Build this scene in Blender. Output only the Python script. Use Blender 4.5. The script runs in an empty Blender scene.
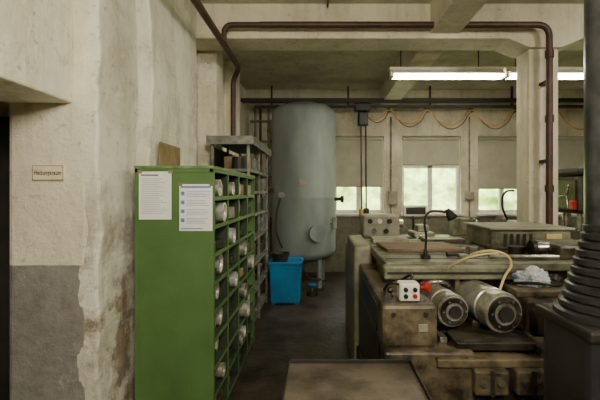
import bpy, bmesh, math, random
from mathutils import Vector, Matrix, noise
random.seed(7)
D=bpy.data; C=bpy.context
col=C.scene.collection

# ---------------- materials ----------------
def srgb(c):
    return tuple(((v/255)/12.92 if v/255<=0.04045 else ((v/255+0.055)/1.055)**2.4) for v in c)+(1,)
def base(name):
    m=D.materials.new(name); m.use_nodes=True
    nt=m.node_tree; return m,nt,nt.nodes['Principled BSDF']
def mat(name,c1,c2=None,rough=.6,metal=0,scale=6,lo=.4,hi=.65,bump=0,bscale=40,stretch=(1,1,1),spec=.5):
    m,nt,b=base(name); N=nt.nodes; L=nt.links
    b.inputs['Roughness'].default_value=rough; b.inputs['Metallic'].default_value=metal
    b.inputs['Specular IOR Level'].default_value=spec
    if c2 is None: c2=tuple(v*.72 for v in c1)
    g=N.new('ShaderNodeNewGeometry'); mp=N.new('ShaderNodeMapping'); mp.inputs['Scale'].default_value=stretch
    L.new(g.outputs['Position'],mp.inputs['Vector'])
    n=N.new('ShaderNodeTexNoise'); n.inputs['Scale'].default_value=scale; n.inputs['Detail'].default_value=8; n.inputs['Roughness'].default_value=.65
    L.new(mp.outputs[0],n.inputs['Vector'])
    r=N.new('ShaderNodeValToRGB'); r.color_ramp.elements[0].position=lo; r.color_ramp.elements[1].position=hi
    r.color_ramp.elements[0].color=srgb(c1); r.color_ramp.elements[1].color=srgb(c2)
    L.new(n.outputs['Fac'],r.inputs[0]); L.new(r.outputs[0],b.inputs['Base Color'])
    if bump:
        n2=N.new('ShaderNodeTexNoise'); n2.inputs['Scale'].default_value=bscale; n2.inputs['Detail'].default_value=5
        L.new(mp.outputs[0],n2.inputs['Vector'])
        bp=N.new('ShaderNodeBump'); bp.inputs['Strength'].default_value=bump; bp.inputs['Distance'].default_value=.02
        L.new(n2.outputs['Fac'],bp.inputs['Height']); L.new(bp.outputs[0],b.inputs['Normal'])
    return m
def emat(name,c,s):
    m,nt,b=base(name); b.inputs['Base Color'].default_value=srgb(c)
    b.inputs['Emission Color'].default_value=srgb(c); b.inputs['Emission Strength'].default_value=s; return m

def plaster(name,cream,dirt,brown,dado=None,zd=1.18,brown_amt=.5,peel=.3):
    m,nt,b=base(name); N=nt.nodes; L=nt.links
    b.inputs['Roughness'].default_value=.9
    g=N.new('ShaderNodeNewGeometry')
    def nz(scale,st=(1,1,1),det=8,off=0):
        mp=N.new('ShaderNodeMapping'); mp.inputs['Scale'].default_value=st; mp.inputs['Location'].default_value=(off,off,off)
        L.new(g.outputs['Position'],mp.inputs['Vector'])
        n=N.new('ShaderNodeTexNoise'); n.inputs['Scale'].default_value=scale; n.inputs['Detail'].default_value=det; n.inputs['Roughness'].default_value=.7
        L.new(mp.outputs[0],n.inputs['Vector']); return n.outputs['Fac']
    def ramp(f,lo,hi):
        r=N.new('ShaderNodeMapRange'); r.inputs['From Min'].default_value=lo; r.inputs['From Max'].default_value=hi; L.new(f,r.inputs[0]); return r.outputs[0]
    def mix(f,a,c):
        x=N.new('ShaderNodeMix'); x.data_type='RGBA'
        L.new(f,x.inputs[0])
        if isinstance(a,tuple): x.inputs[6].default_value=a
        else: L.new(a,x.inputs[6])
        if isinstance(c,tuple): x.inputs[7].default_value=c
        else: L.new(c,x.inputs[7])
        return x.outputs[2]
    def math_(op,a,c):
        x=N.new('ShaderNodeMath'); x.operation=op
        for i,v in enumerate((a,c)):
            if isinstance(v,(int,float)): x.inputs[i].default_value=v
            else: L.new(v,x.inputs[i])
        return x.outputs[0]
    sep=N.new('ShaderNodeSeparateXYZ'); L.new(g.outputs['Position'],sep.inputs[0]); z=sep.outputs['Z']
    c=mix(ramp(nz(1.6,(1,1,.6)),.44,.72),srgb(cream),srgb(dirt))
    c=mix(math_('MULTIPLY',ramp(nz(6,(1.5,1.5,.2),off=3),.52,.74),.6),c,srgb(tuple(v*.85 for v in dirt)))
    c=mix(math_('MULTIPLY',ramp(nz(3.5,off=21),.57,.59),peel),c,srgb(tuple(v*.86 for v in dirt)))
    c=mix(math_('MULTIPLY',ramp(nz(7,off=31),.60,.62),peel),c,srgb(tuple(min(255,v*1.04) for v in cream)))
    c=mix(math_('MULTIPLY',ramp(nz(18,off=9),.60,.66),.5),c,srgb(tuple(v*.7 for v in dirt)))
    if dado:
        zz=math_('ADD',z,math_('MULTIPLY',nz(6),.02))
        f=ramp(zz,zd+.012,zd+.006)
        dd=mix(ramp(nz(7,off=2),.45,.65),srgb(dado),srgb(tuple(v*.84 for v in dado)))
        dd=mix(math_('MULTIPLY',ramp(nz(9,off=41),.62,.64),.5),dd,srgb(tuple(v*1.2 for v in dado)))
        c=mix(f,c,dd)
    low=ramp(z,1.75,.7)
    f=math_('MULTIPLY',ramp(nz(3.2,off=5),.46,.6),math_('MULTIPLY',low,brown_amt*2)); 
    f=math_('MINIMUM',f,.8)
    c=mix(f,c,mix(ramp(nz(12,off=1),.4,.6),srgb(brown),srgb(tuple(v*.7 for v in brown))))
    L.new(c,b.inputs['Base Color'])
    bp=N.new('ShaderNodeBump'); bp.inputs['Strength'].default_value=.65; bp.inputs['Distance'].default_value=.03
    L.new(nz(9,off=4),bp.inputs['Height']); L.new(bp.outputs[0],b.inputs['Normal'])
    return m

M={}
M['wallL']=plaster('plaster_left',(244,240,220),(204,196,170),(140,116,84),brown_amt=.15)
M['wallDado']=plaster('plaster_dado',(240,232,210),(208,198,170),(120,92,62),dado=(150,146,140),brown_amt=.08,peel=.2)
M['pil']=plaster('plaster_pilaster',(244,240,224),(190,182,160),(150,124,90),brown_amt=.65)
M['wallB']=plaster('plaster_back',(218,212,188),(170,164,138),(90,76,56),dado=(120,116,98),zd=1.1,brown_amt=.15)
M['ceil']=plaster('ceiling_paint',(204,200,176),(168,162,138),(110,95,75),brown_amt=0,peel=.2)
M['beam']=plaster('beam_paint',(228,222,198),(196,188,162),(110,95,75),brown_amt=0,peel=.15)
M['floor']=mat('floor_concrete',(88,76,60),(36,31,26),rough=.5,scale=2.8,lo=.34,hi=.64,bump=.35,bscale=18)
M['green']=mat('green_paint',(88,122,66),(70,100,54),rough=.5,scale=3,lo=.3,hi=.75,bump=.06)
M['greenedge']=mat('green_paint_edge',(118,148,94),(82,112,64),rough=.5,scale=14)
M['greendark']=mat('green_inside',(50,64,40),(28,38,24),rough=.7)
M['tank']=mat('tank_paint',(136,146,142),(102,112,108),rough=.5,scale=2.6,lo=.36,hi=.72,stretch=(1,1,.35))
M['pipe']=mat('pipe_brown',(84,54,42),(54,34,28),rough=.5,scale=8)
M['dark']=mat('dark_steel',(44,40,36),(26,24,22),rough=.55,scale=9)
M['black']=mat('black_plastic',(20,20,20),(12,12,12),rough=.45)
M['grey']=mat('grey_enamel',(158,154,134),(108,102,84),rough=.5,scale=5,lo=.4,hi=.7)
M['mgreen']=mat('machine_greygreen',(130,130,106),(72,68,52),rough=.45,scale=5,lo=.4,hi=.6)
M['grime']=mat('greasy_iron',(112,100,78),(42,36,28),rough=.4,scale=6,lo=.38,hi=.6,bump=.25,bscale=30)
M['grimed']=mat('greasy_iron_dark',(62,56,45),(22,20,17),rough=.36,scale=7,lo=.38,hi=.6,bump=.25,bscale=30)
M['steel']=mat('bright_steel',(204,200,190),(126,120,106),rough=.25,metal=.85,scale=10)
M['alu']=mat('motor_housing',(200,198,186),(122,116,100),rough=.34,metal=.6,scale=8)
M['shelf']=mat('shelf_metal',(142,142,134),(88,86,76),rough=.5,metal=.1,scale=8)
M['blue']=mat('blue_plastic',(34,136,190),(24,110,168),rough=.4,scale=3)
M['bluel']=mat('blue_print',(96,140,196),(80,124,184),rough=.7)
M['white']=mat('white_paint',(234,232,218),(210,204,186),rough=.55,scale=7)
M['paper']=mat('paper_white',(242,242,240),(232,232,228),rough=.8,scale=4)
M['ink']=mat('ink_grey',(120,120,124),(96,96,100),rough=.8)
M['brownpaper']=mat('brown_paper',(150,130,92),(120,100,68),rough=.8,scale=9)
M['sign']=mat('sign_enamel',(244,232,196),(222,206,162),rough=.6,scale=10,lo=.45,hi=.7)
M['signink']=mat('sign_ink',(44,28,18),rough=.6)
M['red']=mat('red_plastic',(190,34,26),(160,24,20),rough=.35)
M['wood']=mat('old_wood',(128,104,76),(78,62,44),rough=.65,scale=6,stretch=(1,6,6))
M['tray']=mat('tray_rusty',(106,96,82),(60,53,44),rough=.5,metal=.15,scale=6,lo=.35,hi=.62,bump=.12)
M['trayedge']=mat('tray_rim',(50,48,46),(28,26,26),rough=.4,metal=.3)
M['blind']=mat('roller_blind',(178,176,156),(164,160,140),rough=.85,scale=3)
M['yellow']=mat('hose_cream',(214,198,136),(186,166,104),rough=.5)
M['orange']=mat('cable_orange',(198,146,70),(160,112,54),rough=.5)
M['cloth']=mat('rag_cloth',(214,220,224),(110,134,170),rough=.9,scale=22,lo=.5,hi=.62)
M['rollw']=mat('reel_silver',(232,230,222),(160,156,144),rough=.3,metal=.6,scale=14)
M['post']=mat('column_grey',(98,100,104),(56,56,60),rough=.3,metal=.5,scale=6)
M['bellows']=mat('bellows_rubber',(52,52,56),(32,32,34),rough=.38)
M['leaf']=mat('foliage',(206,226,140),(104,142,66),rough=.8,scale=1.8,lo=.38,hi=.62)
M['grass']=mat('grass',(160,186,110),(130,160,88),rough=.9,scale=2)
M['tube']=emat('fluorescent_tube',(255,246,224),26)
gm,nt,b=base('window_glass'); 
tr=nt.nodes.new('ShaderNodeBsdfTransparent'); gl=nt.nodes.new('ShaderNodeBsdfGlossy'); mx=nt.nodes.new('ShaderNodeMixShader')
gl.inputs['Roughness'].default_value=.05; mx.inputs[0].default_value=.06
nt.links.new(tr.outputs[0],mx.inputs[1]); nt.links.new(gl.outputs[0],mx.inputs[2]); nt.links.new(mx.outputs[0],nt.nodes['Material Output'].inputs[0]); M['glass']=gm

# ---------------- builders ----------------
def E(name,loc=(0,0,0)):
    e=D.objects.new(name,None); e.empty_display_size=.1; e.location=loc; col.objects.link(e); return e
def add(ob,par):
    col.objects.link(ob)
    if par:
        ob.parent=par; ob.matrix_parent_inverse=Matrix.Translation(-Vector(par.location))
    return ob
def fin(bm,name,m,par,smooth=False,bevel=0,seg=2):
    me=D.meshes.new(name); 
    bmesh.ops.recalc_face_normals(bm,faces=bm.faces)
    bm.to_mesh(me); bm.free()
    me.materials.append(M[m] if isinstance(m,str) else m)
    if smooth:
        for p in me.polygons: p.use_smooth=True
    ob=D.objects.new(name,me); add(ob,par)
    if bevel:
        md=ob.modifiers.new('bev','BEVEL'); md.width=bevel; md.segments=seg; md.limit_method='ANGLE'; md.angle_limit=.6
    return ob
def bx(bm,x0,x1,y0,y1,z0,z1,mtx=None):
    vs=[bm.verts.new((x,y,z)) for x in (x0,x1) for y in (y0,y1) for z in (z0,z1)]
    for f in ((0,1,3,2),(4,6,7,5),(0,4,5,1),(2,3,7,6),(0,2,6,4),(1,5,7,3)): bm.faces.new([vs[i] for i in f])
    if mtx is not None: bmesh.ops.transform(bm,matrix=mtx,verts=vs)
    return vs
def box(name,x0,x1,y0,y1,z0,z1,m,par=None,bevel=.004,rz=0):
    bm=bmesh.new(); mtx=None
    if rz:
        c=Vector(((x0+x1)/2,(y0+y1)/2,0)); mtx=Matrix.Translation(c)@Matrix.Rotation(rz,4,'Z')@Matrix.Translation(-c)
    bx(bm,x0,x1,y0,y1,z0,z1,mtx); return fin(bm,name,m,par,bevel=bevel)
def boxes(name,lst,m,par=None,bevel=.003):
    bm=bmesh.new()
    for l in lst: bx(bm,*l)
    return fin(bm,name,m,par,bevel=bevel)
def prism(name,poly,axis,a0,a1,m,par=None,bevel=.004):
    bm=bmesh.new()
    def V(p,a):
        return {'x':(a,p[0],p[1]),'y':(p[0],a,p[1]),'z':(p[0],p[1],a)}[axis]
    A=[bm.verts.new(V(p,a0)) for p in poly]; B=[bm.verts.new(V(p,a1)) for p in poly]
    bm.faces.new(A); bm.faces.new(B[::-1]); n=len(poly)
    for i in range(n): bm.faces.new((A[i],A[(i+1)%n],B[(i+1)%n],B[i]))
    return fin(bm,name,m,par,bevel=bevel)
def lathe(name,prof,origin,direc,m,par=None,seg=32,smooth=True):
    bm=bmesh.new(); q=Vector((0,0,1)).rotation_difference(Vector(direc).normalized()); o=Vector(origin)
    rings=[]
    for r,h in prof:
        if r<1e-5: rings.append([bm.verts.new(o+q@Vector((0,0,h)))])
        else: rings.append([bm.verts.new(o+q@Vector((r*math.cos(2*math.pi*i/seg),r*math.sin(2*math.pi*i/seg),h))) for i in range(seg)])
    for a,b2 in zip(rings,rings[1:]):
        for i in range(seg):
            j=(i+1)%seg
            if len(a)==1 and len(b2)==1: continue
            if len(a)==1: bm.faces.new((a[0],b2[i],b2[j]))
            elif len(b2)==1: bm.faces.new((a[i],a[j],b2[0]))
            else: bm.faces.new((a[i],a[j],b2[j],b2[i]))
    ob=fin(bm,name,m,par,smooth=smooth)
    if smooth:
        md=ob.modifiers.new('es','EDGE_SPLIT'); md.split_angle=.6
    return ob
def cyl(name,p0,p1,r,m,par=None,seg=24,r1=None):
    p0=Vector(p0);p1=Vector(p1); L=(p1-p0).length
    return lathe(name,[(0,0),(r,0),(r if r1 is None else r1,L),(0,L)],p0,p1-p0,m,par,seg)
def tube(name,pts,r,m,par=None,smooth=True,res=8,cyclic=False):
    cu=D.curves.new(name,'CURVE'); cu.dimensions='3D'; cu.bevel_depth=r; cu.bevel_resolution=3; cu.use_fill_caps=True
    if smooth:
        s=cu.splines.new('BEZIER'); s.bezier_points.add(len(pts)-1)
        for bp,p in zip(s.bezier_points,pts): bp.co=p; bp.handle_left_type=bp.handle_right_type='AUTO'
        s.resolution_u=res
    else:
        s=cu.splines.new('POLY'); s.points.add(len(pts)-1)
        for bp,p in zip(s.points,pts): bp.co=(*p,1)
    s.use_cyclic_u=cyclic
    tmp=D.objects.new(name+'_c',cu); col.objects.link(tmp)
    dg=C.evaluated_depsgraph_get(); me=D.meshes.new_from_object(tmp.evaluated_get(dg)); D.objects.remove(tmp)
    me.materials.clear(); me.materials.append(M[m])
    for p in me.polygons: p.use_smooth=True
    return add(D.objects.new(name,me),par)
def pipe(name,pts,r,m,par=None,R=.12):
    P=[Vector(p) for p in pts]; out=[P[0]]
    for i in range(1,len(P)-1):
        a=(P[i-1]-P[i]); c=(P[i+1]-P[i]); d=min(R,a.length*.45,c.length*.45); a.normalize(); c.normalize()
        s=P[i]+a*d; e=P[i]+c*d
        for k in range(7):
            t=k/6; out.append((1-t)**2*s+2*t*(1-t)*P[i]+t*t*e)
    out.append(P[-1]); return tube(name,out,r,m,par,smooth=False)

# ---------------- room ----------------
H=3.55; YB=8.0; XR=6.0; Y0=-2.5
box('floor',-3.2,XR+.3,Y0-.2,YB+.3,-.1,0,'floor',bevel=0)
box('ceiling',-3.2,XR+.3,Y0-.2,YB+.3,H,H+.15,'ceil',bevel=0)
box('wall_right',XR,XR+.25,Y0,YB,0,H,'wallB',bevel=0)
box('wall_front',-3.2,XR,Y0-.2,Y0,0,H,'wallB',bevel=0)
wins=[(.28,1.28),(1.64,2.82),(3.16,4.20),(4.56,5.6)]
zb,zt=1.18,2.72
l=[(-3.2,XR,YB,YB+.3,0,zb),(-3.2,XR,YB,YB+.3,zt,H)]
xs=[-3.2]+[v for w in wins for v in w]+[XR]
for i in range(0,len(xs),2): l.append((xs[i],xs[i+1],YB,YB+.3,zb,zt))
boxes('wall_back',l,'wallB',bevel=0)
boxes('wall_left',[(-1.8,-1.42,Y0,2.30,2.11,H),(-1.8,-1.42,Y0,.6,0,2.11),(-1.8,-1.42,2.75,YB,0,H)],'wallL',bevel=.012)
box('wall_doorway_reveal',-1.80,-1.33,2.30,2.75,0,H,'wallDado',bevel=.03)
box('wall_alcove',-3.2,-3.0,Y0,YB,0,H,'wallL',bevel=0)
def rough_pil(name,x0,x1,y0,y1,m):
    bm=bmesh.new(); bx(bm,x0,x1,y0,y1,0,H)
    bmesh.ops.subdivide_edges(bm,edges=[e for e in bm.edges if abs(e.verts[0].co.z-e.verts[1].co.z)>1],cuts=90)
    for v in bm.verts:
        n=noise.noise(Vector((v.co.x*3,v.co.y*3,v.co.z*2.5)))+.6*noise.noise(Vector((v.co.x*9,v.co.y*9,v.co.z*9)))
        if v.co.x>-1.4: v.co.x+=n*.02
        if v.co.x>-1.4 and v.co.y<y0+.01: v.co.y+=.025*n
    return fin(bm,name,m,None,bevel=.015)
rough_pil('trim_pilaster',-1.42,-1.27,2.302,2.78,'pil')
rough_pil('trim_pilaster.001',-1.42,-1.235,2.92,4.02,'pil')
box('trim_pilaster.002',-1.42,-1.26,5.9,6.3,0,H,'wallL',bevel=.02)
box('trim_pilaster.003',-1.42,-1.19,4.6,4.9,0,H,'wallL',bevel=.02)
cyl('wall_conduit',(-1.385,2.85,0),(-1.385,2.85,H),.022,'wallL')
prism('trim_beam_cross',[(-1.42,3.19),(1.95,3.19),(2.17,3.10),(2.5,3.10),(2.72,3.19),(XR,3.19),(XR,H),(-1.42,H)],'y',4.14,4.50,'beam')
box('trim_beam_long',1.14,1.44,4.52,YB,3.24,H,'beam')
box('trim_beam_long.001',1.14,1.44,Y0,4.14,3.24,H,'beam')
box('trim_beam_rear',-1.42,XR,7.62,YB,3.36,H,'beam')
colE=E('concrete_column',(2.33,4.3,0))
box('shaft',2.17,2.49,4.16,4.44,0,3.10,'beam',colE,bevel=.03)
box('plinth',2.13,2.53,4.12,4.48,0,.18,'beam',colE,bevel=.01)

# windows
for i,(a,c) in enumerate(wins):
    w=E('window_%d'%(i+1),((a+c)/2,YB,zb)); fy0,fy1=YB+.1,YB+.16; t=.06
    fr=[(a,a+t,fy0,fy1,zb,zt),(c-t,c,fy0,fy1,zb,zt),(a+t,c-t,fy0,fy1,zb,zb+t),(a+t,c-t,fy0,fy1,zt-t,zt),(a+t,c-t,fy0,fy1,2.08,2.16)]
    mx_=(a+c)/2
    fr+=[(mx_-.045,mx_+.045,fy0,fy1,zb+t,zt-t)]
    boxes('frame',fr,'white',w)
    box('pane',a+t,c-t,YB+.13,YB+.134,zb+t,zt-t,'glass',w,bevel=0)
    box('sill',a-.04,c+.04,YB-.08,YB+.09,zb-.05,zb-.005,'white',w)
    zbl=[1.72,2.16,1.68,1.9][i]
    box('blind',a+.02,c-.02,YB+.05,YB+.056,zbl,zt-.02,'blind',w,bevel=0)
    cyl('blind_roller',(a+.02,YB+.05,zt-.05),(c-.02,YB+.05,zt-.05),.035,'blind',w)
    box('blind_bar',a+.02,c-.02,YB+.045,YB+.062,zbl-.02,zbl+.005,'grey',w)
we=E('wall_switchgear',(1.46,7.95,1.5))
cyl('conduit_a',(1.42,7.975,.9),(1.42,7.975,3.1),.014,'shelf',we); cyl('conduit_b',(2.98,7.975,.9),(2.98,7.975,3.1),.014,'shelf',we)
box('switch_box',1.36,1.54,7.91,7.998,1.35,1.62,'grey',we,bevel=.01); box('socket_box',2.9,3.06,7.92,7.998,1.45,1.6,'grey',we,bevel=.01)

def hedge():
    bm=bmesh.new(); nx,nz=120,50
    g=[[None]*(nz+1) for _ in range(nx+1)]
    for i in range(nx+1):
        for j in range(nz+1):
            x=-4+16*i/nx; z=4.2*j/nz
            n=noise.noise(Vector((x*.9,z*.9,0)))*.6+noise.noise(Vector((x*3,z*3,5)))*.25+noise.noise(Vector((x*8,z*8,5)))*.06
            top=1+.25*noise.noise(Vector((x*.6,2,2)))
            g[i][j]=bm.verts.new((x,13+n+.6*z,z*top))
    for i in range(nx):
        for j in range(nz): bm.faces.new((g[i][j],g[i+1][j],g[i+1][j+1],g[i][j+1]))
    return fin(bm,'hedge','leaf',None,smooth=True)
hedge()
box('ground_outside',-10,16,YB+.3,18,-.12,-.02,'grass',bevel=0)

# ---------------- sign ----------------
s=E('door_sign',(-1.58,2.29,1.7))
box('plate',-1.650,-1.465,2.288,2.298,1.665,1.755,'sign',s,bevel=.002)
boxes('border',[(-1.646,-1.469,2.2865,2.2882,1.749,1.7515),(-1.646,-1.469,2.2865,2.2882,1.6685,1.671),(-1.646,-1.6435,2.2865,2.2882,1.669,1.751),(-1.4715,-1.469,2.2865,2.2882,1.669,1.751)],'signink',s,bevel=0)
def text(name,txt,size,loc,rot,m,par):
    cu=D.curves.new(name,'FONT'); cu.body=txt; cu.size=size; cu.extrude=.0006; cu.offset=.0003; cu.space_character=1.12; cu.align_x='CENTER'; cu.align_y='CENTER'
    t=D.objects.new(name+'c',cu); col.objects.link(t); dg=C.evaluated_depsgraph_get()
    me=D.meshes.new_from_object(t.evaluated_get(dg)); D.objects.remove(t); me.materials.clear(); me.materials.append(M[m])
    me.transform(Matrix.Translation(loc)@Matrix.Rotation(rot[0],4,'X')@Matrix.Scale(1.6,4,(0,1,0)))
    return add(D.objects.new(name,me),par)
text('lettering','Heizungsraum',.0245,(-1.5575,2.287,1.7095),(math.pi/2,0,0),'signink',s)

d=E('door_1',(-2.3,2.7,0))
box('leaf',-2.95,-1.83,2.60,2.65,.01,2.09,'dark',d)
box('jamb',-1.83,-1.802,2.4,2.7,0,2.1,'dark',d)
cyl('handle',(-1.9,2.60,1.05),(-1.9,2.54,1.05),.012,'steel',d)
box('wall_alcove_end',-3.0,-1.801,2.71,2.85,0,H,'wallDado',bevel=0)

# ---------------- green cabinet ----------------
cx0,cx1,cy0,cy1,ch=-1.18,-.68,2.55,4.16,1.76
g=E('pigeonhole_cabinet',((cx0+cx1)/2,(cy0+cy1)/2,0))
box('end_panel_near',cx0,cx1,cy0,cy0+.02,.05,ch-.005,'green',g)
box('end_panel_far',cx0,cx1,cy1-.02,cy1,.05,ch-.005,'green',g)
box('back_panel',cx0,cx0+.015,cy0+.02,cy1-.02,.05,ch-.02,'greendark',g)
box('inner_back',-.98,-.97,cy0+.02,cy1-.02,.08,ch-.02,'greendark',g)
box('top_panel',cx0-.004,cx1+.004,cy0-.006,cy1+.004,ch-.012,ch+.008,'greenedge',g)
boxes('end_frame',[(cx0,cx0+.022,cy0-.004,cy0,.05,ch-.012),(cx1-.022,cx1,cy0-.004,cy0,.05,ch-.012),(cx0,cx1,cy0-.004,cy0,ch-.035,ch-.012)],'green',g,bevel=.001)
boxes('feet',[(cx0+.02,cx0+.07,cy0+.02,cy0+.08,0,.06),(cx1-.07,cx1-.02,cy0+.02,cy0+.08,0,.06),(cx0+.02,cx0+.07,cy1-.08,cy1-.02,0,.06),(cx1-.07,cx1-.02,cy1-.08,cy1-.02,0,.06)],'dark',g)
rows=9; cols=4; zs=[.08+i*(ch-.1)/rows for i in range(rows+1)]
ys=[cy0+.02+i*(cy1-cy0-.04)/cols for i in range(cols+1)]
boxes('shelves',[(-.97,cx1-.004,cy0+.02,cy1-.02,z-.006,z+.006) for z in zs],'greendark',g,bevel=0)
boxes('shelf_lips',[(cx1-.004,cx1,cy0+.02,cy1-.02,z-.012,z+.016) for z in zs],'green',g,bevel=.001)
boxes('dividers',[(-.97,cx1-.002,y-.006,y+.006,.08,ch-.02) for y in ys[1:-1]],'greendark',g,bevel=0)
boxes('divider_faces',[(cx1-.003,cx1+.002,y-.012,y+.012,.08,ch-.02) for y in ys],'green',g,bevel=.001)
k=0
rr=random.Random(11)
for r in range(rows):
    for c_ in range(cols):
        for off in (-.09,.09):
            t=rr.random(); k+=1
            y=(ys[c_]+ys[c_+1])/2+off+rr.uniform(-.01,.01); z=zs[r]+.0165
            if t<.36:
                R=rr.uniform(.05,.072); L=rr.uniform(.10,.2)
                x1=cx1-.02+rr.uniform(-.05,.05)
                lathe('reel_%d'%k,[(R*.3,0),(R,0),(R,L),(R*.82,L),(R*.82,L-.012),(R*.3,L-.012),(R*.3,0)],(x1-L,y,z+R+.001),(1,0,0),rr.choice(['rollw','rollw','rollw','alu']),g,seg=24)
            elif t<.48:
                box('carton_%d'%k,-.95,cx1-.03,y-.07,y+.07,z,z+rr.uniform(.05,.1),rr.choice(['brownpaper','grey','grime']),g)
            elif t<.85:
                box('parts_tin_%d'%k,-.93,cx1-.03,y-.07,y+.07,z,z+.06,'dark',g)
def sheet(name,x0,x1,z0,z1,y,style):
    p=E(name,((x0+x1)/2,y,z0)); box('page',x0,x1,y-.0015,y,z0,z1,'paper',p,bevel=0)
    yy=y-.0025; ln=[]; bl=[]; h=z1-z0; w=x1-x0
    if style==0:
        ln.append((x0+.06*w,x1-.4*w,yy,yy+.001,z1-.09*h,z1-.06*h))
        for i in range(20):
            z=z1-.15*h-i*.038*h; ln.append((x0+.08*w,x0+w*random.uniform(.6,.93),yy,yy+.001,z-.0018,z))
    else:
        bl.append((x0+.05*w,x1-.05*w,yy,yy+.001,z1-.08*h,z1-.04*h))
        for i in range(4):
            bl.append((x0+.05*w,x0+.16*w,yy,yy+.001,z1-(.24+.19*i)*h,z1-(.16+.19*i)*h))
            for j in range(4):
                z=z1-(.155+.19*i+.034*j)*h; ln.append((x0+.22*w,x0+w*random.uniform(.75,.95),yy,yy+.001,z-.0026,z))
        bl.append((x0+.05*w,x1-.3*w,yy,yy+.001,z0+.04*h,z0+.06*h))
    boxes('print',ln,'ink' if style==0 else 'bluel',p,bevel=0)
    if bl: boxes('header',bl,'bluel',p,bevel=0)
    boxes('tape',[(x0-.008,x0+.02,y-.003,y,z1-.012,z1+.008),(x1-.02,x1+.008,y-.003,y,z1-.012,z1+.008)],'brownpaper',p,bevel=0)
sheet('notice_sheet',-1.152,-.945,1.425,1.73,cy0-.0045,0)
sheet('safety_poster',-.895,-.684,1.352,1.65,cy0-.0045,1)
box('wall_poster',-1.215,-1.205,3.02,3.45,1.68,1.98,'brownpaper',bevel=.001)

# ---------------- metal shelving ----------------
sx0,sx1,sy0,sy1,sh=-1.18,-.76,4.32,5.82,2.16
sE=E('metal_shelving',((sx0+sx1)/2,(sy0+sy1)/2,0))
L_=[]
for x in (sx0,sx1-.03):
    for y in (sy0,(sy0+sy1)/2-.02,sy1-.03): L_.append((x,x+.03,y,y+.03,0,sh))
boxes('uprights',L_,'shelf',sE)
zsv=[.12,.44,.76,1.06,1.34,1.60,1.84]
boxes('shelves',[(sx0,sx1,sy0,sy1,z,z+.012) for z in zsv],'shelf',sE,bevel=0)
boxes('shelf_lips',[(sx1-.004,sx1+.004,sy0,sy1,z-.02,z+.012) for z in zsv]+[(sx0,sx1,sy0-.004,sy0+.004,z-.02,z+.012) for z in zsv],'shelf',sE,bevel=0)
boxes('top_tray',[(sx0-.03,sx1+.05,sy0-.06,sy1+.03,2.16,2.172),(sx1+.045,sx1+.05,sy0-.06,sy1+.03,2.11,2.20),(sx0-.03,sx1+.05,sy0-.065,sy0-.06,2.11,2.20)],'shelf',sE,bevel=0)
box('back_sheet',sx0-.004,sx0,sy0,sy1,.1,2.1,'dark',sE,bevel=0)
tE=E('stored_shelf_parts',(-1,5,0)); k=0
for z in zsv:
    y=sy0+.05
    while y<sy1-.16:
        w=random.uniform(.1,.24); k+=1; zz=z+.0125; hh=random.uniform(.1,.2)
        if random.random()<.5: box('box_%d'%k,sx0+.08,sx1-random.uniform(.03,.1),y,y+w,zz,zz+hh,random.choice(['brownpaper','grimed','dark','grimed','shelf','dark']),tE)
        else:
            R=min(w/2,.08); lathe('can_%d'%k,[(0,0),(R,0),(R,hh),(R*.9,hh),(R*.9,hh-.01),(0,hh-.01)],(sx1-.06-R,y+w/2,zz),(0,0,1),random.choice(['steel','dark','grime','dark']),tE,seg=20)
        y+=w+random.uniform(.01,.05)

# ---------------- tank ----------------
T=E('compressed_air_tank',(-.28,6.95,0)); tx,ty,R=-.28,6.95,.55
prof=[(0,.40)]
for i in range(1,9):
    a=i/8*math.pi/2; prof.append((R*math.sin(a),.60-.2*math.cos(a)))
prof+=[(R,.62),(R+.004,1.5),(R+.004,1.51),(R,1.52),(R,2.92)]
for i in range(7,-1,-1):
    a=i/8*math.pi/2; prof.append((R*math.sin(a),2.94+.2*math.cos(a)))
lathe('vessel',prof,(tx,ty,0),(0,0,1),'tank',T,seg=64)
for i in range(4):
    a=math.radians(40+90*i); px,py=tx+.42*math.cos(a),ty+.42*math.sin(a)
    cyl('leg_%d'%i,(px,py,.012),(px,py,.58),.04,'tank',T); box('foot_%d'%i,px-.08,px+.08,py-.08,py+.08,0,.015,'dark',T)
cyl('manhole_neck',(tx+.2,ty-.5,.95),(tx+.24,ty-.62,.95),.11,'tank',T); 
cyl('inspection_cover',(tx+.24,ty-.62,.95),(tx+.245,ty-.635,.95),.135,'tank',T)
cyl('nozzle_right',(tx+.5,ty-.15,1.48),(tx+.68,ty-.2,1.48),.03,'dark',T); cyl('nozzle_flange',(tx+.64,ty-.19,1.48),(tx+.67,ty-.2,1.48),.06,'dark',T)
cyl('nozzle_left',(tx-.5,ty-.2,1.62),(tx-.64,ty-.28,1.62),.03,'pipe',T)
pipe('outlet_pipe',[(tx-.62,ty-.28,1.62),(tx-.72,ty-.3,1.62),(tx-.72,ty-.3,.7),(tx-.5,ty-.55,.6),(tx-.3,ty-.6,.6)],.022,'pipe',T)
pipe('drain_pipe',[(tx,ty-.1,.42),(tx,ty-.1,.25),(tx+.1,ty-.5,.2),(tx+.3,ty-.55,.2)],.02,'pipe',T)
lathe('gauge',[(0,0),(.05,0),(.05,.03),(.045,.032),(0,.03)],(tx-.34,ty-.52,1.55),(-.1,-1,0),'grey',T,seg=20)
cyl('gauge_stem',(tx-.33,ty-.44,1.55),(tx-.34,ty-.53,1.55),.012,'steel',T)
cyl('valve_body',(tx+.52,ty-.3,1.0),(tx+.52,ty-.3,1.18),.04,'grey',T); cyl('valve_arm',(tx+.4,ty-.3,1.08),(tx+.52,ty-.3,1.08),.02,'steel',T)
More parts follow.
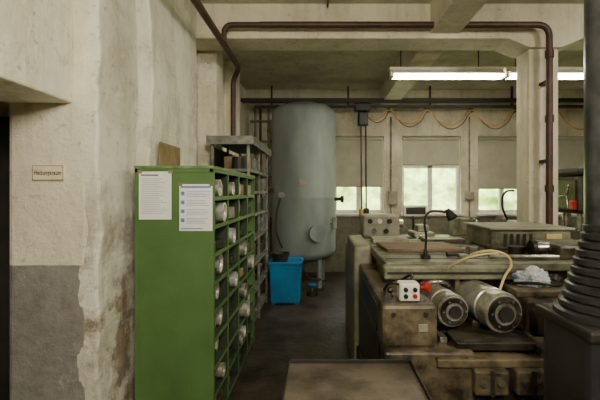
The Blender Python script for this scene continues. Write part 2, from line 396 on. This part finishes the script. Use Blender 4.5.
tube('sight_hose',[(tx-.35,ty-.5,1.55),(tx-.42,ty-.52,1.2),(tx-.40,ty-.56,.9),(tx-.32,ty-.52,.7)],.012,'black',T)
box('name_plate',tx-.05,tx+.08,ty-.558,ty-.545,1.72,1.80,'grey',T,bevel=.001)

wp=E('wall_pipework',(-1.1,7.9,0))
for i,x in enumerate((-1.28,-1.18,-1.02)):
    cyl('riser_%d'%i,(x,7.93,.1),(x,7.93,3.25),.025,['shelf','pipe','shelf'][i],wp)
for z in (1.9,2.6,3.0): cyl('cross_%d'%int(z*10),(-1.38,7.9,z),(-.7,7.9,z),.018,'shelf',wp)

# ---------------- blue bin + bucket ----------------
B=E('blue_parts_bin',(-.5,5.9,0))
prism('tub',[(-.70,.02),(-.29,.02),(-.27,.58),(-.72,.58)],'y',5.66,6.1,'blue',B,bevel=.02)
boxes('rim',[(-.74,-.25,5.63,5.665,.57,.61),(-.74,-.25,6.095,6.13,.57,.61),(-.74,-.71,5.63,6.13,.57,.61),(-.28,-.25,5.63,6.13,.57,.61)],'blue',B,bevel=.01)
boxes('feet',[(-.69,-.63,5.68,5.74,0,.025),(-.36,-.30,5.68,5.74,0,.025),(-.69,-.63,6.02,6.08,0,.025),(-.36,-.30,6.02,6.08,0,.025)],'blue',B)
lathe('bucket',[(0,0),(.10,0),(.135,.12),(.14,.12),(.14,.13),(.125,.13),(.09,.02),(0,.02)],(0,0,0),(0,0,1),'dark',None,seg=28).location=(-.58,5.86,.582)
f=E('floor_valve_assembly',(-.1,6.2,0))
cyl('base',(-.12,6.2,0),(-.12,6.2,.06),.09,'dark',f); cyl('stem',(-.12,6.2,.06),(-.12,6.2,.16),.02,'steel',f); cyl('cap',(-.12,6.2,.16),(-.12,6.2,.18),.06,'blue',f)

# ---------------- pipes ----------------
P=E('heating_pipe',(-.99,3,3.1))
pipe('run',[(-.99,Y0+.01,3.12),(-.99,4.9,3.12),(-1.1,5.07,3.02),(-1.1,5.07,2.21)],.033,'pipe',P,R=.12)
P3=E('heating_pipe',(-.97,4.02,3.2))
pipe('branch',[(-.97,4.02,3.11),(-.955,4.02,3.28),(-.6,4.02,3.28)],.028,'pipe',P3,R=.1)
P2=E('sprinkler_pipe',(.6,4.0,3.3))
pipe('run',[(-.6,4.02,3.28),(2.305,4.02,3.28),(2.305,4.02,3.0)],.032,'pipe',P2,R=.14)
P4=E('drop_pipe',(2.3,4.02,2)); cyl('pipe',(2.305,4.02,3.0),(2.305,4.02,.0),.032,'pipe',P4)
for i,z in enumerate((2.95,2.3,1.6)): cyl('coupling_%d'%i,(2.305,4.02,z),(2.305,4.02,z+.07),.042,'pipe',P4)
boxes('clips',[(2.275,2.335,4.02,4.158,z,z+.03) for z in (2.7,1.9)],'dark',P4,bevel=0)
box('cable_trunking',-1.41,XR-.01,7.1,7.22,3.20,3.27,'dark',bevel=.01)
tr=E('crane_rail',(2,7.35,3.1)); box('rail',-1.2,XR-.05,7.3,7.36,3.14,3.19,'dark',tr)
boxes('hangers',[(x,x+.03,7.31,7.35,3.19,3.54) for x in (-.9,.5,2.0,3.5,5.0)],'dark',tr,bevel=0)
fc=E('festoon_cable',(2,7.25,3))
xsn=[.75,1.25,1.95,2.75,3.55,4.3]; pts=[]
for a,b_ in zip(xsn,xsn[1:]):
    pts+= [(a,7.25,3.08),(a+(b_-a)*.25,7.25,3.08-.24*(b_-a)),(a+(b_-a)/2,7.25,3.08-.34*(b_-a)),(a+(b_-a)*.75,7.25,3.08-.24*(b_-a))]
pts.append((4.3,7.25,3.08)); tube('cable',pts,.014,'orange',fc)
tube('cable_b',[(p[0]+.04,7.28,p[2]-.02-.15*(3.08-p[2])) for p in pts],.008,'dark',fc)
tube('cable_tail',[(4.3,7.25,3.08),(4.55,7.25,2.8),(4.8,7.25,2.75),(5.05,7.25,3.06)],.014,'orange',fc)
boxes('trolleys',[(x-.025,x+.025,7.24,7.29,3.06,3.14) for x in xsn],'dark',fc)
ph=E('hoist_pendant',(.72,7.0,2.5))
box('trolley',.60,.88,6.9,7.08,3.0,3.14,'black',ph,bevel=.02)
box('hoist_motor',.66,.84,6.92,7.06,2.75,3.0,'black',ph,bevel=.03)
for i,x in enumerate((.72,.80)): cyl('chain_%d'%i,(x,7.0,2.76),(x+.01,7.0,1.3),.015,'dark' if i else 'pipe',ph)
box('control_grip',.76,.86,6.97,7.03,1.0,1.32,'black',ph,bevel=.02)
cyl('hook_block',(.72,7.0,1.3),(.72,7.0,1.18),.035,'orange',ph)

# ---------------- fluorescent ----------------
for i,(a,b_) in enumerate(((.86,2.28),(2.29,3.7))):
    q=E('fluorescent_lamp',((a+b_)/2,5,3.1))
    box('tray',a,b_,4.94,5.06,3.10,3.15,'white',q,bevel=.01)
    prism('reflector',[(4.87,3.05),(4.93,3.105),(5.07,3.105),(5.13,3.05),(5.135,3.055),(5.07,3.112),(4.93,3.112),(4.865,3.055)],'x',a+.03,b_-.03,'white',q,bevel=0)
    for j,y in enumerate((4.935,5.045)): cyl('tube_%d'%j,(a+.05,y,3.04),(b_-.01,y,3.04),.02,'tube',q)
    boxes('end_caps',[(a,a+.05,4.92,5.08,3.02,3.11)],'grey',q)
    for j,x in enumerate((a+.15,b_-.3)): cyl('suspension_%d'%j,(x,5,3.15),(x,5,H-.002),.006,'dark',q)
tube('ceiling_cable',[(.08,3.0,3.52),(.08,3.6,3.52),(.08,4.1,3.5)],.01,'dark')

# ---------------- main machine ----------------
m=E('grinding_machine',(1.0,3.0,0))
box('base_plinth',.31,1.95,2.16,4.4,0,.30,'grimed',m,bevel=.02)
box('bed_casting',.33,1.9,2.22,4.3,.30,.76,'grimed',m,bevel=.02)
prism('rear_cabinet',[(.31,0),(.66,0),(.66,1.0),(.31,1.0)],'y',4.30,4.9,'grey',m,bevel=.02)
box('left_side_column',.29,.45,3.4,4.3,.0,1.14,'grey',m,bevel=.03)
box('left_body',.33,.625,2.12,3.38,.77,1.0,'grime',m,bevel=.02)
box('left_body_back',.45,.9,3.4,4.2,.5,1.07,'mgreen',m,bevel=.015)
box('left_body_panel',.323,.333,2.3,3.1,.80,.96,'grimed',m,bevel=.003)
box('front_apron',.33,.80,2.06,2.22,.48,.775,'grime',m,bevel=.015)
box('front_ledge',.60,1.22,2.04,2.5,.70,.745,'grime',m,bevel=.008)
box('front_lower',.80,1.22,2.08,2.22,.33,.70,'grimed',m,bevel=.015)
box('front_sill',.5,1.26,2.0,2.2,.28,.34,'grime',m,bevel=.01)
for i,x in enumerate((.78,.99)):
    box('clamp_block_%d'%i,x,x+.17,2.005,2.10,.575,.70,'grime',m,bevel=.012)
    boxes('clamp_slot_%d'%i,[(x+.075,x+.095,2.0,2.01,.575,.70)],'dark',m,bevel=0)
    cyl('clamp_bolt_%d'%i,(x+.04,1.990,.64),(x+.04,2.01,.64),.018,'steel',m,seg=6)
    cyl('clamp_bolt_b%d'%i,(x+.13,1.990,.64),(x+.13,2.01,.64),.018,'steel',m,seg=6)
boxes('slide_rails',[(.66,.70,2.2,3.2,.76,.80),(1.14,1.19,2.2,3.2,.76,.80),(.88,.93,2.2,3.2,.76,.79)],'steel',m)
box('slide_drawer',.72,1.15,2.10,2.3,.765,.81,'grimed',m,bevel=.008)
box('slide_plate',.68,1.18,2.3,2.84,.785,.80,'grimed',m,bevel=.004)
for i in range(6): cyl('apron_bolt_%d'%i,(.38+.075*i,2.055,.74 if i%2 else .52),(.38+.075*i,2.065,.74 if i%2 else .52),.012,'dark',m,seg=6)
for i in range(2): cyl('body_bolt_%d'%i,(.39+.17*i,2.112,.95),(.39+.17*i,2.125,.95),.013,'dark',m,seg=12)
box('body_plate',.52,.57,2.112,2.122,.86,.90,'grey',m,bevel=.002)
box('cross_table',.43,1.88,2.62,3.92,1.08,1.14,'mgreen',m,bevel=.01)
box('table_front_rail',.41,1.40,2.55,2.64,1.04,1.125,'mgreen',m,bevel=.012)
box('table_front_slot',.43,1.38,2.545,2.553,1.075,1.09,'dark',m,bevel=0)
box('table_web',.45,1.3,2.66,3.2,.98,1.08,'grime',m,bevel=.01)
boxes('web_ribs',[(x,x+.03,2.6,2.68,.96,1.045) for x in (.47,.66,.88,1.22)],'grime',m)
boxes('table_tslots',[(.45,1.86,y,y+.018,1.1401,1.1425) for y in (2.75,2.95,3.15,3.35,3.55,3.75)],'dark',m,bevel=0)
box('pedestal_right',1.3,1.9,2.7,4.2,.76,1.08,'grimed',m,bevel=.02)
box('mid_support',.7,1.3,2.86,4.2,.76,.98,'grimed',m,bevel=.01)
def motor(name,x,z,r,y0,y1,n):
    lathe('motor_%d'%n,[(0,.0),(r*.22,0),(r*.22,.02),(r*.5,.02),(r*.55,.01),(r*.8,.01),(r*.85,.03),(r*.97,.03),(r,.045),(r,.12),(r*.93,.125),(r*.93,.14),(r,.145),(r,y1-y0-.04),(r*.9,y1-y0),(0,y1-y0)],(x,y0,z),(-.12,1,.0),'alu',m,seg=40)
    lathe('motor_cap_%d'%n,[(0,-.012),(r*.35,-.012),(r*.38,0),(r*.22,.01)],(x,y0,z),(0,1,0),'dark',m,seg=24)
    lathe('motor_face_%d'%n,[(r*.55,.008),(r*.82,.008),(r*.84,.02),(r*.5,.02)],(x,y0,z),(-.12,1,0),'grimed',m,seg=40)
    for j in range(6):
        a=j*math.pi/3; cyl('motor_screw_%d_%d'%(n,j),(x+r*.68*math.cos(a),y0-.002,z+r*.68*math.sin(a)),(x+r*.68*math.cos(a),y0+.02,z+r*.68*math.sin(a)),.007,'steel',m,seg=8)
motor('a',.765,.92,.095,2.26,2.8,0)
motor('b',1.035,.92,.115,2.22,2.82,1)
boxes('motor_cradles',[(.66,.84,2.36,2.8,.80,.86),(.90,1.13,2.36,2.8,.80,.84)],'grimed',m,bevel=.01)
box('right_slide',1.19,1.5,2.3,2.8,.76,.98,'grime',m,bevel=.02)
box('right_slide_front',1.20,1.40,2.22,2.3,.80,.93,'grimed',m,bevel=.01)
box('right_top_plate',1.16,1.62,2.35,2.9,.98,1.02,'grime',m,bevel=.008)
box('right_block_front',1.13,1.32,2.06,2.22,.745,.80,'grime',m,bevel=.01)
box('right_casting',1.5,1.95,2.3,2.75,.5,1.0,'grimed',m,bevel=.02)
box('right_box',1.35,1.98,3.15,3.7,1.145,1.30,'mgreen',m,bevel=.015)
box('right_box_lid',1.33,2.0,3.13,3.72,1.30,1.32,'grey',m,bevel=.006)
boxes('right_box_vents',[(1.45+.05*i,1.47+.05*i,3.142,3.152,1.17,1.27) for i in range(5)],'dark',m,bevel=0)
box('right_box_plate',1.78,1.9,3.14,3.152,1.18,1.27,'yellow',m,bevel=.002)
box('spindle_head',1.62,1.95,2.7,3.1,1.143,1.24,'grime',m,bevel=.02)
cyl('spindle',(1.52,2.85,1.2),(1.63,2.85,1.2),.04,'steel',m); cyl('spindle_disc',(1.50,2.85,1.2),(1.53,2.85,1.2),.055,'dark',m)
cyl('guide_bar',(1.15,2.72,1.16),(1.62,2.72,1.16),.016,'steel',m)
def handwheel(name,c,d,r,par,mt='steel'):
    c=Vector(c); d=Vector(d).normalized(); q=Vector((0,0,1)).rotation_difference(d)
    pts=[c+q@Vector((r*math.cos(t*math.pi/8),r*math.sin(t*math.pi/8),0)) for t in range(16)]
    tube(name+'_rim',pts,.011,mt,par,cyclic=True,res=4)
    for k in range(3):
        a=k*2*math.pi/3+.3; cyl(name+'_spoke_%d'%k,c,c+q@Vector((r*math.cos(a),r*math.sin(a),0)),.008,mt,par,seg=8)
    cyl(name+'_hub',c-d*.02,c+d*.05,.022,mt,par); h=c+q@Vector((r*.95,0,0)); cyl(name+'_grip',h,h-d*.07,.011,'black',par)
cyl('lever_left',(.42,2.3,.99),(.385,2.2,1.06),.006,'steel',m); lathe('lever_ball_left',[(0,-.018),(.013,-.012),(.018,0),(.013,.012),(0,.018)],(.385,2.2,1.06),(0,0,1),'black',m,seg=16)
cyl('head_drum',(1.45,2.95,1.143),(1.45,2.95,1.20),.06,'dark',m)
cb=m
box('control_box',.435,.545,2.18,2.28,1.001,1.10,'white',cb,bevel=.01)
box('control_cover',.44,.54,2.172,2.182,1.008,1.093,'white',cb,bevel=.004)
for i,(x,z,c_) in enumerate(((.465,1.07,'black'),(.515,1.07,'black'),(.465,1.035,'black'),(.515,1.035,'red'))): cyl('button_%d'%i,(x,2.175,z),(x,2.158,z),.012,c_,cb,seg=20)
lathe('emergency_stop',[(0,0),(.012,0),(.012,.03),(.03,.035),(.032,.05),(.02,.06),(0,.062)],(.547,2.21,1.07),(1,-.25,.2),'red',cb,seg=24)
tube('control_lead',[(.45,2.22,1.08),(.40,2.2,1.10),(.37,2.28,1.05),(.39,2.4,1.01)],.007,'black',cb)
tube('control_lead_b',[(.5,2.27,1.06),(.55,2.4,1.1),(.52,2.55,1.04),(.55,2.7,1.01)],.009,'dark',cb)
tube('armoured_lead',[(.60,2.5,1.01),(.64,2.42,1.05),(.72,2.4,1.06),(.80,2.48,1.02)],.010,'steel',cb)
tube('black_lead',[(1.2,2.5,1.03),(1.28,2.42,1.05),(1.45,2.44,1.03),(1.58,2.6,1.03)],.009,'black',cb)
tube('coolant_hose',[(.93,2.60,1.15),(.98,2.5,1.22),(1.1,2.45,1.23),(1.17,2.45,1.17),(1.13,2.45,1.08),(1.10,2.45,1.0)],.008,'yellow',m)
tube('coolant_hose_b',[(.80,2.60,1.07),(.86,2.48,1.17),(.97,2.42,1.22),(1.08,2.42,1.23)],.006,'yellow',m)
def rag(name,c,rx,ry,rz,mt,seed):
    bm=bmesh.new(); bmesh.ops.create_icosphere(bm,subdivisions=5,radius=1)
    for v in bm.verts:
        p=v.co.copy(); n=noise.noise(p*1.6+Vector((seed,0,0)))*.5+abs(noise.noise(p*4+Vector((seed,3,0))))*.45+noise.noise(p*9)*.12
        p*=1+n*.7; z=max(p.z,-.25); v.co=Vector((c[0]+p.x*rx,c[1]+p.y*ry,c[2]+(z+.25)*rz))
    return fin(bm,name,mt,None,smooth=True)
rag('cleaning_rag',(1.33,2.53,1.022),.11,.10,.07,'cloth',3)
rag('cleaning_rag.001',(1.52,2.68,1.022),.07,.06,.035,'grimed',8)
box('table_board_0',.50,1.10,3.05,3.5,1.143,1.165,'wood',m,rz=.05); box('table_board_1',.48,.8,3.6,3.85,1.143,1.18,'grey',m); box('table_board_2',.95,1.32,3.6,3.8,1.143,1.175,'grime',m)
tl=E('workshop_tools',(1.1,2.9,1.14))
cyl('bar_1',(.9,2.84,1.158),(1.25,2.9,1.158),.015,'dark',tl)
cyl('chuck',(1.15,3.02,1.143),(1.15,3.02,1.19),.05,'steel',tl); cyl('collet',(1.27,3.03,1.143),(1.27,3.03,1.2),.025,'dark',tl)
boxes('blocks',[(.96,1.02,2.74,2.80,1.143,1.17),(1.06,1.12,2.80,2.84,1.143,1.165)],'steel',tl)
gl=E('gooseneck_lamp',(.73,2.77,1.14))
lathe('base',[(0,0),(.035,0),(.035,.02),(.015,.03),(.012,.06),(0,.06)],(.73,2.77,1.143),(0,0,1),'black',gl)
tube('neck',[(.73,2.77,1.19),(.735,2.77,1.3),(.725,2.77,1.40),(.75,2.77,1.455),(.81,2.76,1.47),(.86,2.74,1.46)],.008,'black',gl)
lathe('shade',[(0,-.03),(.016,-.03),(.025,0),(.038,.045),(.034,.045),(.018,0),(0,0)],(.885,2.735,1.455),(.25,-.2,-.5),'black',gl)

# bench lathe behind
lt=E('bench_lathe',(1.0,5.9,0))
boxes('pedestals',[(.55,.95,5.75,6.2,0,.75),(1.85,2.3,5.75,6.2,0,.75)],'mgreen',lt,bevel=.02)
box('chip_tray',.5,2.4,5.65,6.3,.75,.79,'grimed',lt); box('bed',.55,2.35,5.8,6.12,.79,.95,'mgreen',lt,bevel=.015)
box('headstock',.62,1.15,5.76,6.14,.95,1.27,'grey',lt,bevel=.03)
lathe('chuck',[(0,0),(.09,0),(.1,.01),(.1,.07),(.06,.08),(0,.08)],(1.15,5.95,1.12),(1,0,0),'steel',lt)
for i,(x,z) in enumerate(((.72,1.18),(.86,1.18),(1.0,1.18),(.78,1.04),(.95,1.04))): cyl('dial_%d'%i,(x,5.76,z),(x,5.735,z),.035,['black','white','black','steel','black'][i],lt)
boxes('carriage',[(1.35,1.65,5.72,6.16,.95,1.02),(1.42,1.58,5.8,6.05,1.02,1.12)],'grey',lt,bevel=.015)
prism('tailstock',[(1.95,.95),(2.25,.95),(2.2,1.22),(1.98,1.22)],'y',5.84,6.08,'mgreen',lt,bevel=.02)
handwheel('apron_wheel',(1.45,5.68,.9),(0,1,0),.08,lt); handwheel('tail_wheel',(2.31,5.96,1.13),(-1,0,0),.07,lt)
box('digital_readout',1.25,1.6,5.95,6.05,1.24,1.40,'white',lt,bevel=.01); cyl('readout_post',(1.42,6.1,.95),(1.42,6.1,1.3),.015,'dark',lt)
box('readout_screen',1.28,1.57,5.944,5.95,1.27,1.37,'dark',lt,bevel=0)
g2=E('bench_grinder',(2.7,5.6,0))
box('pedestal',2.55,3.2,5.4,5.9,0,.95,'mgreen',g2,bevel=.02); box('body',2.6,3.05,5.45,5.8,.95,1.2,'grey',g2,bevel=.04)
cyl('wheel_left',(2.56,5.6,1.15),(2.5,5.6,1.15),.12,'grime',g2); cyl('wheel_right',(3.1,5.6,1.15),(3.16,5.6,1.15),.12,'grime',g2); cyl('shaft',(2.5,5.6,1.15),(3.16,5.6,1.15),.02,'steel',g2)
tube('work_lamp_arm',[(2.62,5.6,1.2),(2.55,5.6,1.45),(2.6,5.6,1.6),(2.72,5.6,1.62)],.015,'black',g2)
dp=E('drill_press',(3.0,4.8,0))
box('base',2.75,3.3,4.6,5.1,0,.1,'grimed',dp,bevel=.02); cyl('column',(3.05,4.95,.1),(3.05,4.95,1.85),.05,'steel',dp)
box('table',2.8,3.2,4.55,4.95,.92,.97,'grime',dp,bevel=.01); box('head',2.90,3.2,4.5,5.1,1.35,1.78,'grimed',dp,bevel=.05)
cyl('quill',(3.02,4.65,1.36),(3.02,4.65,1.15),.03,'steel',dp); box('belt_cover',2.92,3.18,4.5,5.15,1.79,1.88,'dark',dp,bevel=.04)
for i in range(3):
    a=i*2.1; cyl('feed_lever_%d'%i,(2.90,4.7,1.55),(2.87,4.7+.15*math.cos(a),1.55+.15*math.sin(a)),.008,'steel',dp)
box('switch_red',2.86,2.905,4.52,4.6,1.4,1.5,'red',dp,bevel=.01)

# ---------------- foreground right ----------------
c=E('milling_column',(1.17,1.6,0)); X,Y=1.18,1.6
lathe('pillar',[(0,1.4),(.105,1.4),(.105,3.2),(0,3.2)],(X,Y,0),(0,0,1),'post',c,seg=40)
lathe('pillar_cap',[(0,0),(.16,0),(.16,.03),(0,.03)],(X,Y,3.20),(0,0,1),'dark',c)
pr=[(0,1.10)]; n=11
for i in range(n):
    z=1.10+i*.034; r=.215-.105*(i/(n-1))**.75
    pr+=[(r-.01,z),(r,z+.006),(r,z+.026),(r-.01,z+.032)]
pr+=[(.10,1.49),(0,1.49)]
lathe('bellows',pr,(X,Y,0),(0,0,1),'bellows',c,seg=48)
prism('knee_casting',[(.96,1.42),(1.5,1.42),(1.5,1.80),(1.02,1.80),(.965,1.74)],'z',0,1.10,'bellows',c,bevel=.03)
box('knee_flange',.955,1.5,1.41,1.79,1.06,1.105,'dark',c,bevel=.012)
cyl('crank_hub',(1.05,1.42,.98),(1.05,1.38,.98),.035,'dark',c)

# ---------------- foreground cart ----------------
t=E('tool_cart',(.14,1.6,0)); a0,a1,b0,b1,z=-.14,.42,1.22,1.88,.80
box('tray_plate',a0,a1,b0,b1,z-.012,z-.006,'tray',t,bevel=0)
boxes('tray_rim',[(a0-.006,a0,b0,b1,z-.03,z+.012),(a1,a1+.006,b0,b1,z-.03,z+.012),(a0-.006,a1+.006,b0-.006,b0,z-.03,z+.012),(a0-.006,a1+.006,b1,b1+.006,z-.03,z+.012)],'trayedge',t,bevel=.002)
boxes('legs',[(x,x+.03,y,y+.03,.10,z-.012) for x in (a0,a1-.03) for y in (b0,b1-.03)],'trayedge',t)
box('lower_shelf',a0+.005,a1-.005,b0+.005,b1-.005,.25,.265,'tray',t)
for i,(x,y) in enumerate(((a0+.015,b0+.015),(a1-.015,b0+.015),(a0+.015,b1-.015),(a1-.015,b1-.015))): cyl('castor_%d'%i,(x-.012,y,.05),(x+.012,y,.05),.05,'black',t); 

# ---------------- lights ----------------
def area(name,loc,target,size,energy,color,sy=None):
    l=D.lights.new(name,'AREA'); l.energy=energy; l.size=size; l.color=color
    if sy: l.shape='RECTANGLE'; l.size_y=sy
    o=D.objects.new(name,l); col.objects.link(o); o.location=loc
    o.rotation_euler=(Vector(target)-Vector(loc)).to_track_quat('-Z','Y').to_euler(); return o
area('fill_area_near',(.5,-.9,2.9),(-1.3,2.6,2.2),.8,112,(1,.93,.74))  # added fill behind the camera to brighten the left wall, no real fixture
area('fill_area_right',(3.6,.8,3.3),(1.2,2.8,.8),.9,74,(1,.93,.76),.4)  # unseen fill added off to the right, aimed at the grinding machine
area('fill_area_rear',(2.2,5.9,3.0),(1.6,6.9,.6),2.4,30,(1,.94,.76),.2)  # extra fill added for the rear bay, separate from the fluorescent lamps
sun=D.lights.new('sun','SUN'); sun.energy=15; sun.angle=.05; sun.color=(1,.97,.84)
so=D.objects.new('sun',sun); col.objects.link(so); so.rotation_euler=(math.radians(42),0,math.radians(15))
w=D.worlds.new('World'); C.scene.world=w; w.use_nodes=True
bg=w.node_tree.nodes['Background']; bg.inputs[0].default_value=(.94,.97,.88,1); bg.inputs[1].default_value=7

cam=D.cameras.new('camera'); co=D.objects.new('camera',cam); col.objects.link(co)
cam.lens=24; cam.sensor_width=36; cam.shift_x=-20/600; cam.shift_y=-8/600; cam.clip_start=.05
co.location=(0,0,1.6); co.rotation_euler=(math.pi/2,0,0); C.scene.camera=co
